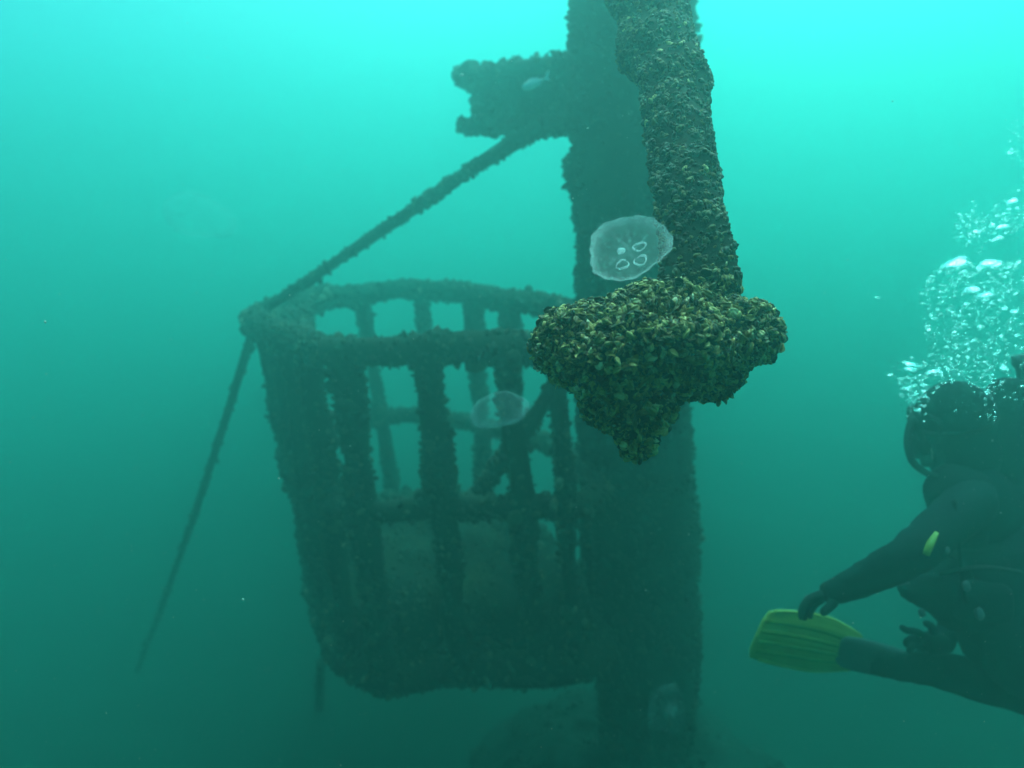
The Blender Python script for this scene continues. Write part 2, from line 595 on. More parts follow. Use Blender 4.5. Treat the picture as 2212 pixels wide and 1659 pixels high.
# front face, the side by the pile, the back, then the far side
for k, (tt, tb, r) in enumerate([
        (7.90, 7.94, .050), (.26, .28, .062), (.86, .92, .056), (1.50, 1.58, .046), (1.86, 1.90, .034),
        (3.1, 3.1, .032), (4.2, 4.2, .05), (4.55, 4.55, .046), (5.03, 5.03, .05), (5.62, 5.55, .04),
        (6.40, 6.40, .04), (6.72, 6.70, .038), (7.33, 7.10, .050), (7.52, 7.38, .040), (7.68, 7.68, .046)]):
    bar(tt % 8, tb % 8, r, k + 1)
br_pts = smooth_path([(*P(1012, 1085, 3.05), .026), (*P(1060, 1030, 3.0), .034), (*P(1108, 965, 2.95), .034), (*P(1165, 885, 2.88), .03), (*P(1200, 815, 2.82), .024)], .04)
cpart('brace', tube(br_pts, 10, .2, 12, 77), 177)

GUS = [(-1.30, 3.78), (-1.14, 4.40), (-1.04, 4.44), (-1.06, 4.0), (-.98, 3.4), (-.80, 3.0)]
def sheet(loop, z, thick, inset):
    c = np.mean(loop, 0)
    pts = smooth_path([(x, y, 0) for x, y in loop], .08, True)[:, :2]
    n = len(pts)
    V = [(*(c + (p - c) * inset), z) for p in pts] + [(*(c + (p - c) * inset), z - thick) for p in pts] + [(*c, z), (*c, z - thick)]
    T = []
    for i in range(n):
        j = (i + 1) % n
        T += [(i, j, 2 * n), (n + j, n + i, 2 * n + 1), (i, n + i, n + j), (i, n + j, j)]
    return np.array(V, float), np.array(T)
fl = sheet(BOTL, ZB + .04, .05, .98)
obj('floor_plate', fl, M_core, cage)
gp = sheet(GUS, ZT + .02, .05, 1)
gp = (gp[0] + np.array([[0, 0, .02 * fbm(p, 6, 1)] for p in gp[0]]), gp[1])
cpart('corner_plate', gp, 88, 1700)

# the heap of shells inside
def heap():
    c = np.array([-.40, 3.40])
    pts = smooth_path([(x, y, 0) for x, y in BOTL], .06, True)[:, :2]
    n, V, T = len(pts), [], []
    K = 26
    for i in range(K + 1):
        q = i / K
        for p in pts:
            x, y = c + (p - c) * q * .955
            z = ZB + .06 + (.26 + .17 * (1 - q ** 2.2)) * (1 - max(0, q - .9) * 1.2) + .035 * fbm((x, y, 0), 5, 9)
            if i == K:
                z = ZB + .06
            V.append((x, y, z))
    for i in range(K):
        for k in range(n):
            l = (k + 1) % n
            a, b, cc, d = i * n + k, i * n + l, (i + 1) * n + l, (i + 1) * n + k
            T += [(a, cc, b), (a, d, cc)]
    V, T = np.array(V), np.array(T)
    e = np.cross(V[T[:, 1]] - V[T[:, 0]], V[T[:, 2]] - V[T[:, 0]])
    if e[:, 2].sum() < 0:
        T = T[:, ::-1]
    return V, T
hp = heap()
ht = thing('shell_heap', 'rounded heap of silted mussel shells filling the lower third of the barred basket', 'heap', (-.42, 3.45, ZB))
obj('silt', hp, M_heap, ht)
crust(hp, 2200, .026, M_drab, ht, 61, name='heaped_shells', bury=.35, lean=1.3)

# ------------------------------------------------------------------ ropes
def rope(name, label, cat, pts, seed, tuft=0, group=None, amp=.2, size=.022):
    pth = smooth_path(pts, .05)
    VT = tube(pth, 10, amp, 14, seed)
    t = thing(name, label, cat, tuple(pth[-1][:3]), group)
    o = obj('rope', VT, M_rope, t)
    if tuft:
        crust(VT, tuft, size, M_crust, o, seed + 300, name='growth', bury=.3, lean=1.1)
    return t
G = 'fouled ropes around the cage'
rope('stay_rope', 'thick fouled rope slanting from the pile bracket down to the cage rim', 'rope',
     [(*P(1190, 262, 3.04), .040), (*P(1115, 305, 3.08), .035), (*P(1000, 378, 3.16), .028), (*P(900, 447, 3.26), .028), (*P(770, 535, 3.42), .026), (*P(660, 610, 3.6), .025), (*P(556, 676, 3.76), .026)], 71, 1500, G)
end = Pz(296, 1450, FLOOR - .02)
a0 = P(548, 688, 3.8)
pts = [(*a0, .036), (*P(540, 735, 3.82), .024)]
for q in (.2, .4, .6, .8, 1.0):
    m_ = Vector(P(540, 735, 3.82)).lerp(end, q)
    pts.append((m_.x, m_.y, m_.z - .05 * math.sin(math.pi * q), .023 - .006 * q))
rope('mooring_rope', 'long thin rope running from the cage corner down to the left into the murk', 'rope', pts, 72, 900, G)
e3 = Pz(655, 1665, FLOOR)
rope('dangling_rope', 'short faint rope hanging straight down under the cage', 'rope',
     [(*P(693, 1430, 4.3), .024), (*P(690, 1520, 4.6), .024), (*P(680, 1590, 4.8), .022), (*e3, .022)], 73, 900, G)

# ------------------------------------------------------------------ the hanging pipe and its mussel clump
pipe_pts = [(*P(1515, 700, 1.06), .052), (*P(1520, 610, 1.06), .059), (*P(1505, 520, 1.09), .056), (*P(1487, 420, 1.13), .055), (*P(1464, 300, 1.19), .061), (*P(1441, 170, 1.28), .069), (*P(1414, 60, 1.39), .072), (*P(1394, -60, 1.50), .078)]
d_ = Vector(pipe_pts[-1][:3]) - Vector(pipe_pts[-2][:3])
for k in (1, 2, 3, 4):
    q = Vector(pipe_pts[-1][:3]) + d_ * 1.2
    pipe_pts.append((*q, .08))
pp = smooth_path(pipe_pts, .03)
for i, p in enumerate(pp):
    p[3] *= .88 * (1 + .24 * noise.noise(Vector((i * .19, 2.2, 0))))
pipeVT = tube(pp, 28, .36, 13, 8)

def ell(u, v, d, ru, rv, rd, seg=26):
    """ellipsoid with half sizes ru, rv (photo pixels) and rd (metres)"""
    c = P(u, v, d)
    V, T = ball((0, 0, 0), (ru * d / F, rv * d / F, rd), seg, 16)
    V = V @ np.array(CAMM)[:3, :3].T
    return V + np.array(c), T
K = .71
def e_(u, v, d, ru, rv, rd):
    return ell(u, v, d * K, ru, rv, rd * K)
clump_raw = join(
    e_(1395, 735, 1.42, 215, 96, .17), e_(1240, 742, 1.40, 88, 64, .12), e_(1375, 690, 1.47, 125, 66, .15), e_(1300, 775, 1.38, 115, 84, .13),
    e_(1560, 725, 1.46, 108, 88, .14), e_(1625, 715, 1.48, 52, 56, .08), e_(1440, 670, 1.48, 110, 62, .14),
    e_(1360, 855, 1.40, 88, 88, .11), e_(1368, 925, 1.40, 48, 52, .07), e_(1368, 967, 1.40, 25, 28, .04), e_(1408, 893, 1.42, 36, 36, .055), e_(1300, 860, 1.40, 42, 40, .07),
    e_(1545, 808, 1.47, 66, 56, .10), e_(1450, 790, 1.43, 85, 66, .13), e_(1515, 640, 1.50, 74, 60, .085))
clump = remesh(clump_raw, .008, 4)
cv = np.array([v for v in clump[0]])
nz = np.array([fbm(v, 13, 5) for v in cv])
cn = np.zeros_like(cv)
fn = np.cross(cv[clump[1][:, 1]] - cv[clump[1][:, 0]], cv[clump[1][:, 2]] - cv[clump[1][:, 0]])
for k in range(3):
    np.add.at(cn, clump[1][:, k], fn)
cn /= np.linalg.norm(cn, axis=1)[:, None] + 1e-12
clump = (cv + cn * (nz * .017 - .004)[:, None], clump[1])

base = P(1368, 985, .99)
hang = thing('mussel_covered_pipe', 'hanging pipe thickly covered in mussels and ending in a wide ragged clump of tan shells', 'pipe', base)
po = obj('pipe', pipeVT, M_core, hang)
co = obj('clump_core', clump, M_core, hang)

def mussels():
    rng = np.random.default_rng(5)
    W = [.34, .27, .2, .12, .07]
    # the clump
    n1 = 11500
    A1, o1, s1 = placements(clump, n1, .0088, rng, 1.15, .18)
    s1 = np.minimum(s1 * np.exp(rng.normal(0, .2, n1)), .0165)
    p1 = rng.choice(5, n1, p=W); t1 = rng.random(n1)
    # silt-free pale shells gather on the upper shoulders, old dark ones underneath
    n2 = 13500
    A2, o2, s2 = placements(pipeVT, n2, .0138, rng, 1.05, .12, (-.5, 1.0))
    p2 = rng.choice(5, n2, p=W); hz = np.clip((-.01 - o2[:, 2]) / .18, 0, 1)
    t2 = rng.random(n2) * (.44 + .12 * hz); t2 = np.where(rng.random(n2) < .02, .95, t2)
    A, o, s, pk, ti = (np.concatenate(x) for x in ((A1, A2), (o1, o2), (s1, s2), (p1, p2), (t1, t2)))
    big = rng.random(len(s)) < .03
    s = np.minimum(np.where(big, s * 1.3, s), .0185)
    # the three hundred that show largest: facing the camera, proud of the rest
    ctr = o + A[:, :, 2] * (s * .6)[:, None]
    d = np.linalg.norm(ctr, axis=1)
    view = -ctr / d[:, None]
    # proudness: sort by how near to the eye in cells of the view
    q = ctr @ np.array(CAMM)[:3, :3]
    u, v = 1106 - F * q[:, 0] / q[:, 2], 829.5 + F * q[:, 1] / q[:, 2]
    cell = {}
    for i in np.argsort(d):
        cell.setdefault((int(u[i] // 12), int(v[i] // 12)), i)
    front = [i for i in cell.values() if -10 < v[i] and s[i] / d[i] * F > 9]
    front.sort(key=lambda i: -s[i] / d[i])
    return A, o, s, pk, ti, set(front[:300]), n1
A, o_, s_, pk, ti, front, n_clump = mussels()
rest = np.array([i for i in range(len(s_)) if i not in front])
v, t, tt, gg = shells(A[rest], o_[rest], s_[rest], BASES, pk[rest], ti[rest])
obj('mussel_bed', (v, t), M_bed, hang, attrs={'tint': tt, 'grow': gg}, kind='stuff')
bm_mesh = []
for bv, bt, bg in BASES:
    me = mesh_np('mussel', bv, bt)
    at = me.attributes.new('grow', 'FLOAT', 'POINT'); at.data.foreach_set('value', bg.astype(np.float32))
    md = me.copy(); me.materials.append(M_mussel); md.materials.append(M_mussel_dark)
    bm_mesh.append((me, md))
ho = Vector(hang.location)
for i in sorted(front):
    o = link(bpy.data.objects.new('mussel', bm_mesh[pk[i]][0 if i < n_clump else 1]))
    o.parent = hang
    m = Matrix.Identity(4)
    for r in range(3):
        for c in range(3):
            m[r][c] = A[i, r, c] * s_[i]
        m[r][3] = o_[i, r] - ho[r]
    o.matrix_basis = m

# ------------------------------------------------------------------ jellyfish
def jelly_mat(name, k=1.0):
    """thin jelly: lets most light straight through, scatters the rest; attribute 'milk' is how milky it is"""
    m = bpy.data.materials.new(name); m.use_nodes = True
    nt = m.node_tree; nt.nodes.clear(); N = nt.nodes.new; L = nt.links.new
    o = N('ShaderNodeOutputMaterial'); mix = N('ShaderNodeMixShader'); tr = N('ShaderNodeBsdfTransparent')
    df = N('ShaderNodeBsdfDiffuse'); tl = N('ShaderNodeBsdfTranslucent'); m2 = N('ShaderNodeMixShader')
    df.inputs[0].default_value = (.78, .88, .90, 1); tl.inputs[0].default_value = (.82, .86, .86, 1)
    m2.inputs[0].default_value = .5
    L(df.outputs[0], m2.inputs[1]); L(tl.outputs[0], m2.inputs[2])
    a = N('ShaderNodeAttribute'); a.attribute_name = 'milk'
    g = N('ShaderNodeNewGeometry'); n = N('ShaderNodeTexNoise'); n.inputs['Scale'].default_value = 60; n.inputs['Detail'].default_value = 3
    L(g.outputs['Position'], n.inputs['Vector'])
    mr = N('ShaderNodeMapRange'); mr.inputs['From Min'].default_value = .3; mr.inputs['From Max'].default_value = .7; mr.inputs['To Min'].default_value = .8 * k; mr.inputs['To Max'].default_value = 1.2 * k
    L(n.outputs['Fac'], mr.inputs['Value'])
    mu = N('ShaderNodeMath'); mu.operation = 'MULTIPLY'; L(a.outputs['Fac'], mu.inputs[0]); L(mr.outputs[0], mu.inputs[1])
    L(mu.outputs[0], mix.inputs[0]); L(tr.outputs[0], mix.inputs[1]); L(m2.outputs[0], mix.inputs[2]); L(mix.outputs[0], o.inputs[0])
    return m
M_jelly = jelly_mat('moon jelly')

def jellyfish(label, c, axis, rad, hgt, seed, milk=1.0, rings=True, fringe=40, filled=1, spin=0.0, gon=.17):
    M = frame_z(c, axis) @ Matrix.Rotation(spin, 4, 'Z')
    t = thing('jellyfish', label, 'jellyfish', c, 'moon jellyfish drifting in the water')
    seg, n = 72, 16
    def wav(a, q):
        return 1 + q ** 3 * (.05 * math.sin(3 * a + seed) + .035 * math.sin(5 * a + 2 * seed) + .02 * math.sin(16 * a))
    def pt(a, q, lift=0):
        r = rad * q * wav(a, q)
        z = hgt * (math.sqrt(max(0, 1 - (q * .97) ** 2)) - .24) + lift + hgt * .10 * q ** 2 * math.sin(2 * a + seed)
        return (r * math.cos(a), r * math.sin(a), z)
    V, T, K = [], [], []
    for i in range(n + 1):
        q = max(i / n, .002)
        for k in range(seg):
            V.append(pt(2 * math.pi * k / seg, q)); K.append((.06 + .20 * q ** 7) * milk)
    for i in range(n):
        for k in range(seg):
            l = (k + 1) % seg
            a, b, cc, d = i * seg + k, i * seg + l, (i + 1) * seg + l, (i + 1) * seg + k
            T += [(a, b, cc), (a, cc, d)]
    obj('bell', (xf(V, M), T), M_jelly, t, attrs={'milk': K})
    # under side of the bell, with its radial canals in relief
    V2, K2 = [], []
    for i in range(n + 1):
        q = max(i / n, .002) * .96
        for k in range(seg):
            a = 2 * math.pi * k / seg
            x, y, z = pt(a, q, -.0)
            z = z - hgt * .22 * (1 - q ** 4)
            V2.append((x, y, z)); K2.append((.05 + (.05 if k % 9 == 0 and q > .35 else 0) + .16 * max(0, q - .80) / .16) * milk)
    obj('subumbrella', (xf(V2, M), T), M_jelly, t, attrs={'milk': K2})
    # thickened margin
    mp = [(*pt(2 * math.pi * k / seg, .985), rad * .018) for k in range(seg)]
    mv, mt = tube(mp, 6, 0, 1, 0, True)
    obj('margin', (xf(mv, M), mt), M_jelly, t, attrs={'milk': np.full(len(mv), .15 * milk * (1 if rings else .35))})
    if rings:
        for k in range(4):
            a = math.pi / 4 + k * math.pi / 2
            cx, cy = rad * gon * 1.15 * math.cos(a), rad * gon * 1.15 * math.sin(a)
            rp = []
            for j in range(26):
                b = a + math.pi + .2 + (2 * math.pi - .4) * j / 25 if k != filled else a + 2 * math.pi * j / 25
                rr = rad * .15 * (1 + .09 * math.sin(3 * b + k * 1.7) + .05 * math.sin(7 * b + k))
                if k == filled:
                    rr *= .34
                rp.append((cx + rr * math.cos(b), cy + rr * math.sin(b) * (.88 + .06 * k), hgt * (.74 + .05 * math.sin(b)), rad * (.019 + .007 * math.sin(2 * b + k * 2.1) if k != filled else .05)))
            gv, gt = tube(rp, 8)
            obj('gonad', (xf(gv, M), gt), M_jelly, t, attrs={'milk': np.full(len(gv), .42 * milk)})
        arms = []
        for k in range(4):
            a = k * math.pi / 2 + .3
            ap = [(rad * s * math.cos(a + .5 * s) , rad * s * math.sin(a + .5 * s), hgt * (.3 - .5 * s), rad * (.035 * (1 - s) + .008)) for s in np.linspace(.05, .62, 14)]
            av, at = tube(ap, 6, .3, 60, k)
            obj('oral_arm', (xf(av, M), at), M_jelly, t, attrs={'milk': np.full(len(av), .06 * milk)})
    if fringe:
        fr = []
        rng = random.Random(seed)
        for k in range(fringe):
            a = 2 * math.pi * k / fringe
            x, y, z = pt(a, .985)
            ln = rad * rng.uniform(.05, .14)
            fp = [(x * (1 + .03 * s), y * (1 + .03 * s), z - ln * s, rad * .004) for s in np.linspace(0, 1, 4)]
            fr.append(tube(fp, 3))
        fv, ft = join(*fr)
        obj('tentacle_fringe', (xf(fv, M), ft), M_jelly, t, attrs={'milk': np.full(len(fv), .22 * milk)}, kind='stuff')
    return t

CR_ = CAMM.to_3x3()
def view_dir(x, y, z):
    return CR_ @ Vector((x, y, z))
jellyfish('nearest clear moon jellyfish showing pale rings, floating just above the mussel clump', P(1358, 538, .92), view_dir(.12, -.76, .62),   .0525, .017, 1.3, .8, spin=.2, gon=.27)
jellyfish('faint tilted moon jellyfish floating in front of the cage bars', P(1080, 886, 2.1), view_dir(-.18, .80, .52), .086, .038, 2.6, .62, rings=False, fringe=30)
jellyfish('large very faint moon jellyfish far off in open water above the mooring rope', P(432, 468, 4.4), view_dir(.45, .65, .60), .21, .10, 3.9, .42, rings=False, fringe=0)
jellyfish('ghostly small moon jellyfish low in front of the foot of the steel pile', P(1441, 1530, 2.3), view_dir(.5, .2, .84),   .072, .03, 5.1, .2, rings=True, fringe=24, gon=.16)

# ------------------------------------------------------------------ fish
def fish():
    t = thing('fish', 'small silvery fish with forked tail hovering in front of the bracket on the pile', 'fish', P(1155, 178, 2.7))
    head, tail = P(1128, 190, 2.7), P(1178, 169, 2.73)
    x = (Vector(tail) - Vector(head)); L_ = x.length; x.normalize()
    up = Vector((0, 0, 1)); up = (up - x * up.dot(x)).normalized(); sd = x.cross(up)
    M = axes(x, sd, up, head)
    m, nt, b = newmat('silver fish', .4)
    tc = nt.nodes.new('ShaderNodeTexCoord'); sp = nt.nodes.new('ShaderNodeTexNoise'); sp.inputs['Scale'].default_value = 160
    nt.links.new(tc.outputs['Object'], sp.inputs['Vector'])
    r = ramp(nt, [(.3, (.50, .54, .53)), (.7, (.66, .70, .68))]); nt.links.new(sp.outputs['Fac'], r.inputs[0]); nt.links.new(r.outputs[0], b.inputs['Base Color'])
    V, T = [], []
    prof = [(0, .01), (.04, .09), (.12, .155), (.25, .20), (.4, .21), (.55, .18), (.7, .125), (.85, .065), (.95, .04), (1.0, .035)]
    sg = 14
    for q, h in prof:
        for k in range(sg):
            a = 2 * math.pi * k / sg
            V.append((q * L_, h * L_ * .42 * math.cos(a), h * L_ * .8 * math.sin(a) - .01 * L_))
    for i in range(len(prof) - 1):
        for k in range(sg):
            l = (k + 1) % sg
            a, bb, c, d = i * sg + k, i * sg + l, (i + 1) * sg + l, (i + 1) * sg + k
            T += [(a, bb, c), (a, c, d)]
    obj('body', (xf(V, M), T), m, t)
    def fin(name, pts, th=.004):
        n = len(pts)
        V = [(px * L_, s * th * L_ * 2, pz * L_) for s in (-1, 1) for px, pz in pts]
        T = []
        for i in range(1, n - 1):
            T += [(0, i, i + 1), (n, n + i + 1, n + i)]
        for i in range(n):
            j = (i + 1) % n
            T += [(i, n + i, n + j), (i, n + j, j)]
        obj(name, (xf(V, M), T), m, t, smooth=False)
    fin('tail_fin', [(.97, .02), (1.12, .15), (1.24, .22), (1.16, .05), (1.12, .0), (1.15, -.06), (1.2, -.17), (1.1, -.12), (.97, -.03)])
    fin('dorsal_fin', [(.3, .14), (.38, .21), (.55, .19), (.74, .11), (.7, .06), (.4, .12)])
    fin('anal_fin', [(.6, -.13), (.66, -.17), (.8, -.09), (.76, -.06)])
    fin('pectoral_fin', [(.27, -.04), (.38, -.11), (.43, -.09), (.33, -.03)], .09)
    me, nte, be = newmat('dark eye', .2); be.inputs['Base Color'].default_value = (.01, .01, .01, 1)
    for s in (-1, 1):
        obj('eye', ball(M @ Vector((.085 * L_, s * .042 * L_, .025 * L_)), .02 * L_, 10, 6), me, t)
fish()

# ------------------------------------------------------------------ the diver
def diver():
    D = 2.2
    M_suit = noisy('black neoprene', [(.3, (.005, .007, .010)), (.7, (.010, .013, .017))], 25, .85, .002, spec=.06)
    M_vest = noisy('buoyancy jacket nylon', [(.3, (.006, .007, .010)), (.7, (.013, .014, .018))], 60, .85, .002, spec=.06)
    M_rub, _, b = newmat('black rubber', .7); b.inputs['Specular IOR Level'].default_value = .08; b.inputs['Base Color'].default_value = (.012, .012, .013, 1)
    M_skin, _, b = newmat('skin', .6); b.inputs['Base Color'].default_value = (.28, .2, .15, 1)
    M_yel = noisy('yellow fin rubber', [(.3, (.22, .23, .03)), (.7, (.30, .30, .05))], 14, .5, .0)
    M_gry = noisy('grey foot pocket', [(.3, (.018, .022, .024)), (.7, (.032, .036, .038))], 18, .6, .0)
    M_met, _, b = newmat('worn metal', .5); b.inputs['Base Color'].default_value = (.07, .07, .07, 1)
    M_tank = noisy('painted steel cylinder', [(.3, (.018, .022, .028)), (.7, (.03, .034, .04))], 12, .5, .0)
    M_glass = bpy.data.materials.new('mask glass'); M_glass.use_nodes = True
    gb = M_glass.node_tree.nodes['Principled BSDF']
    gb.inputs['Transmission Weight'].default_value = 1; gb.inputs['Roughness'].default_value = .05; gb.inputs['IOR'].default_value = 1.15

    t = thing('person', 'scuba diver in black suit reaching a gloved hand down past a yellow fin', 'person', P(2150, 1400, D))
    J = {
        'pelvis': (P(2158, 1370, D), (.14, .12)), 'waist': (P(2146, 1270, D), (.13, .115)), 'chest': (P(2132, 1150, D), (.155, .13)),
        'collar': (P(2098, 1062, D), (.10, .09)), 'neck': (P(2072, 1010, D), .062), 'jaw': (P(2052, 966, D), .076), 'skull': (P(2052, 912, D), .094), 'crown': (P(2062, 868, D), .062),
        'chin': (P(2012, 984, D), .034), 'nose': (P(1996, 934, D), .020),
        'shoulder': (P(2090, 1092, D - .17), .072), 'elbow': (P(1962, 1205, D - .30), .058), 'wrist': (P(1818, 1272, D - .18), .042), 'palm': (P(1788, 1284, D - .16), (.030, .044)),
        'far_shoulder': (P(2100, 1092, D + .18), .072), 'far_elbow': (P(2085, 1262, D + .26), .050), 'far_wrist': (P(2040, 1392, D + .12), .036), 'far_palm': (P(2002, 1390, D + .06), (.030, .045)),
        'hip': (P(2168, 1405, D - .08), .105), 'knee': (P(2296, 1520, D + .12), .068), 'shin': (P(2150, 1476, D + .10), .076), 'ankle': (P(2010, 1444, D + .08), .056), 'foot': (P(1930, 1436, D + .07), (.042, .05)), 'toe': (P(1866, 1422, D + .06), (.028, .048)),
        'far_hip': (P(2175, 1405, D + .14), .105), 'far_knee': (P(2330, 1480, D + .34), .068), 'far_ankle': (P(2440, 1680, D + .5), .046), 'far_toe': (P(2500, 1760, D + .5), .04),
    }
    E = [('pelvis', 'waist'), ('waist', 'chest'), ('chest', 'collar'), ('collar', 'neck'), ('neck', 'jaw'), ('jaw', 'skull'), ('skull', 'crown'), ('jaw', 'chin'), ('skull', 'nose'),
         ('collar', 'shoulder'), ('shoulder', 'elbow'), ('elbow', 'wrist'), ('wrist', 'palm'), ('collar', 'far_shoulder'), ('far_shoulder', 'far_elbow'), ('far_elbow', 'far_wrist'), ('far_wrist', 'far_palm'),
         ('pelvis', 'hip'), ('hip', 'knee'), ('knee', 'shin'), ('shin', 'ankle'), ('ankle', 'foot'), ('foot', 'toe'), ('pelvis', 'far_hip'), ('far_hip', 'far_knee'), ('far_knee', 'far_ankle'), ('far_ankle', 'far_toe')]
    body = skin(J, E, 'pelvis')
    bv = np.array(body[0]); bv = bv + np.array([[.006 * fbm((p[0], p[1], p[2] * 2.4), 16, 1), .006 * fbm((p[0], p[1], p[2] * 2.4), 16, 2), .005 * fbm(p, 18, 3)] for p in bv])
    body = (bv, body[1])
    bo = obj('body', body, M_suit, t)
    bo.data.materials.append(M_skin)
    # bare skin only round the mouth and chin, under the mask
    q = P(2000, 965, D)
    V = np.array(body[0]); T = body[1]
    fc = V[T].mean(1)
    face = np.linalg.norm(fc - np.array(P(1994, 972, D)), axis=1) < .036
    idx = np.where(face, 1, 0).astype(np.int32)
    bo.data.polygons.foreach_set('material_index', idx)

    # gloves: palm and five bent fingers, grown as short chains
    def hand(chains, name='glove'):
        parts = []
        for ch in chains:
            j = {str(i): (p, r) for i, (p, r) in enumerate(ch)}
            parts.append(skin(j, [(str(i), str(i + 1)) for i in range(len(ch) - 1)], '0', 2))
        VT = join(*parts)
        VT = remesh(VT, .0045, 2)
        obj(name, VT, M_rub, t)
    d = D - .16
    palm = [(P(1822, 1270, d), .034), (P(1796, 1280, d), .037), (P(1776, 1290, d), .034)]
    def fg(pts, r):
        return [(P(u, v, dd), r * k) for (u, v, dd), k in zip(pts, (1.15, 1.05, .95, .8))]
    hand([palm,
          fg([(1780, 1282, d - .030), (1752, 1290, d - .034), (1738, 1312, d - .034), (1736, 1334, d - .028)], .0115),
          fg([(1778, 1284, d - .008), (1748, 1291, d - .010), (1732, 1314, d - .010), (1730, 1340, d - .004)], .012),
          fg([(1778, 1288, d + .012), (1752, 1298, d + .014), (1738, 1320, d + .016), (1738, 1342, d + .020)], .0115),
          fg([(1782, 1292, d + .030), (1762, 1304, d + .034), (1751, 1322, d + .038), (1750, 1338, d + .042)], .010),
          fg([(1808, 1292, d - .028), (1796, 1308, d - .036), (1784, 1318, d - .038), (1772, 1330, d - .036)], .0135)])
    d = D + .06
    hand([[(P(2040, 1392, d + .04), .034), (P(2012, 1388, d), .04), (P(1996, 1390, d), .036)],
          fg([(2000, 1376, d - .03), (1978, 1364, d - .03), (1958, 1362, d - .03), (1944, 1352, d - .03)], .0125),
          fg([(1994, 1384, d - .01), (1970, 1378, d - .01), (1955, 1388, d), (1962, 1400, d)], .0125),
          fg([(1996, 1392, d + .01), (1972, 1394, d + .01), (1962, 1408, d + .01), (1972, 1416, d + .01)], .012),
          fg([(2000, 1402, d + .03), (1982, 1410, d + .03), (1976, 1420, d + .03), (1986, 1424, d + .03)], .011),
          fg([(2020, 1372, d - .035), (2012, 1352, d - .04), (2002, 1345, d - .04), (1994, 1350, d - .04)], .0135)])

    # hood over the skull
    hv = join(ball(P(2060, 912, D), (.118, .108, .128), 22, 14), ball(P(2082, 985, D), (.098, .10, .11), 18, 10))
    V, T = remesh(hv, .012, 4)
    obj('hood', (V, T), M_suit, t)
    # mask: skirt, frame and pane, looking left and down
    fw = (Vector(P(1900, 960, D)) - Vector(P(2050, 915, D))).normalized()
    M = frame_z(Vector(P(2014, 912, D)), fw)
    def rr_loop(w, h, z, n=28, p=3.2):
        L_ = []
        for k in range(n):
            a = 2 * math.pi * k / n
            c, s = math.cos(a), math.sin(a)
            L_.append((w * math.copysign(abs(c) ** (2 / p), c), h * math.copysign(abs(s) ** (2 / p), s), z))
        return L_
    def loft(loops, cap=True):
        n = len(loops[0]); V = [p for l in loops for p in l]; T = []
        for i in range(len(loops) - 1):
            for k in range(n):
                l = (k + 1) % n
                a, b, c, d = i * n + k, i * n + l, (i + 1) * n + l, (i + 1) * n + k
                T += [(a, b, c), (a, c, d)]
        if cap:
            V += [tuple(np.mean(loops[0], 0)), tuple(np.mean(loops[-1], 0))]
            m = len(loops) - 1
            for k in range(n):
                l = (k + 1) % n
                T += [(len(V) - 2, l, k), (len(V) - 1, m * n + k, m * n + l)]
        return np.array(V), np.array(T)
    mk = loft([rr_loop(.070, .044, -.03), rr_loop(.078, .050, .015), rr_loop(.080, .052, .03), rr_loop(.074, .046, .034), rr_loop(.070, .042, .026)], False)
    mo = obj('dive_mask', (xf(mk[0], M), mk[1]), M_rub, t)
    pn = loft([rr_loop(.070, .042, .024), rr_loop(.070, .042, .028)])
    obj('pane', (xf(pn[0], M), pn[1]), M_glass, mo)
    st = [(*(Vector(P(2058, 908, D)) + Vector((math.cos(a) * .113, math.sin(a) * .104, .02 * math.cos(a)))), .009) for a in np.linspace(0, 2 * math.pi, 40)[:-1]]
    sv = tube(st, 6, 0, 1, 0, True)
    obj('strap', sv, M_rub, mo)
    # regulator with its hose looping out in front
    rg = Vector(P(1994, 962, D))
    Mr = frame_z(rg, fw)
    rv = lathe([(1e-4, -.03), (.022, -.03), (.026, -.005), (.036, 0), (.038, .02), (.034, .03), (.012, .034), (1e-4, .034)], 22, Mr)
    ro = obj('regulator', rv, M_rub, t)
    ex = loft([rr_loop(.012, .016, 0), rr_loop(.016, .014, .05), rr_loop(.014, .01, .056)])
    Me = frame_z(rg + Vector((0, -.0, -.02)), Vector((-.2, -.9, -.4)))
    obj('exhaust', (xf(ex[0], Me), ex[1]), M_rub, ro)
    hs = smooth_path([(*P(1992, 952, D - .02), .010), (*P(1974, 905, D - .07), .010), (*P(1962, 935, D - .10), .010), (*P(1962, 970, D - .12), .010), (*P(1978, 1005, D - .12), .010), (*P(2030, 1030, D - .10), .010), (*P(2110, 1010, D - .06), .010), (*P(2180, 940, D - .02), .010), (*P(2215, 870, D + .02), .010), (*P(2232, 800, D + .06), .010)], .015)
    obj('hose', tube(hs, 8), M_rub, ro)

    # buoyancy jacket over the torso
    jk = {'a': (P(2166, 1372, D), (.165, .15)), 'b': (P(2152, 1270, D), (.165, .15)), 'c': (P(2146, 1160, D), (.185, .165)), 'd': (P(2112, 1080, D + .02), (.16, .13)),
          'e': (P(2040, 1058, D - .10), .07), 'f': (P(2002, 1046, D - .11), .048), 'g': (P(2035, 1285, D - .10), .075), 'h': (P(1945, 1266, D - .13), .030)}
    jv = skin(jk, [('a', 'b'), ('b', 'c'), ('c', 'd'), ('d', 'e'), ('e', 'f'), ('b', 'g'), ('g', 'h')], 'b')
    V = np.array(jv[0]); V = V + np.array([[fbm(p, 9, 2) * .016, fbm(p, 9, 3) * .016, fbm(p, 13, 4) * .010] for p in V])
    jo = obj('buoyancy_jacket', (V, jv[1]), M_vest, t)
    def strap(pts, r=.012, name='webbing', mat=M_rub, sq=.35):
        pth = smooth_path([(*p, r) for p in pts], .02)
        obj(name, tube(pth, 8, 0, 1, 0, False, sq), mat, jo)
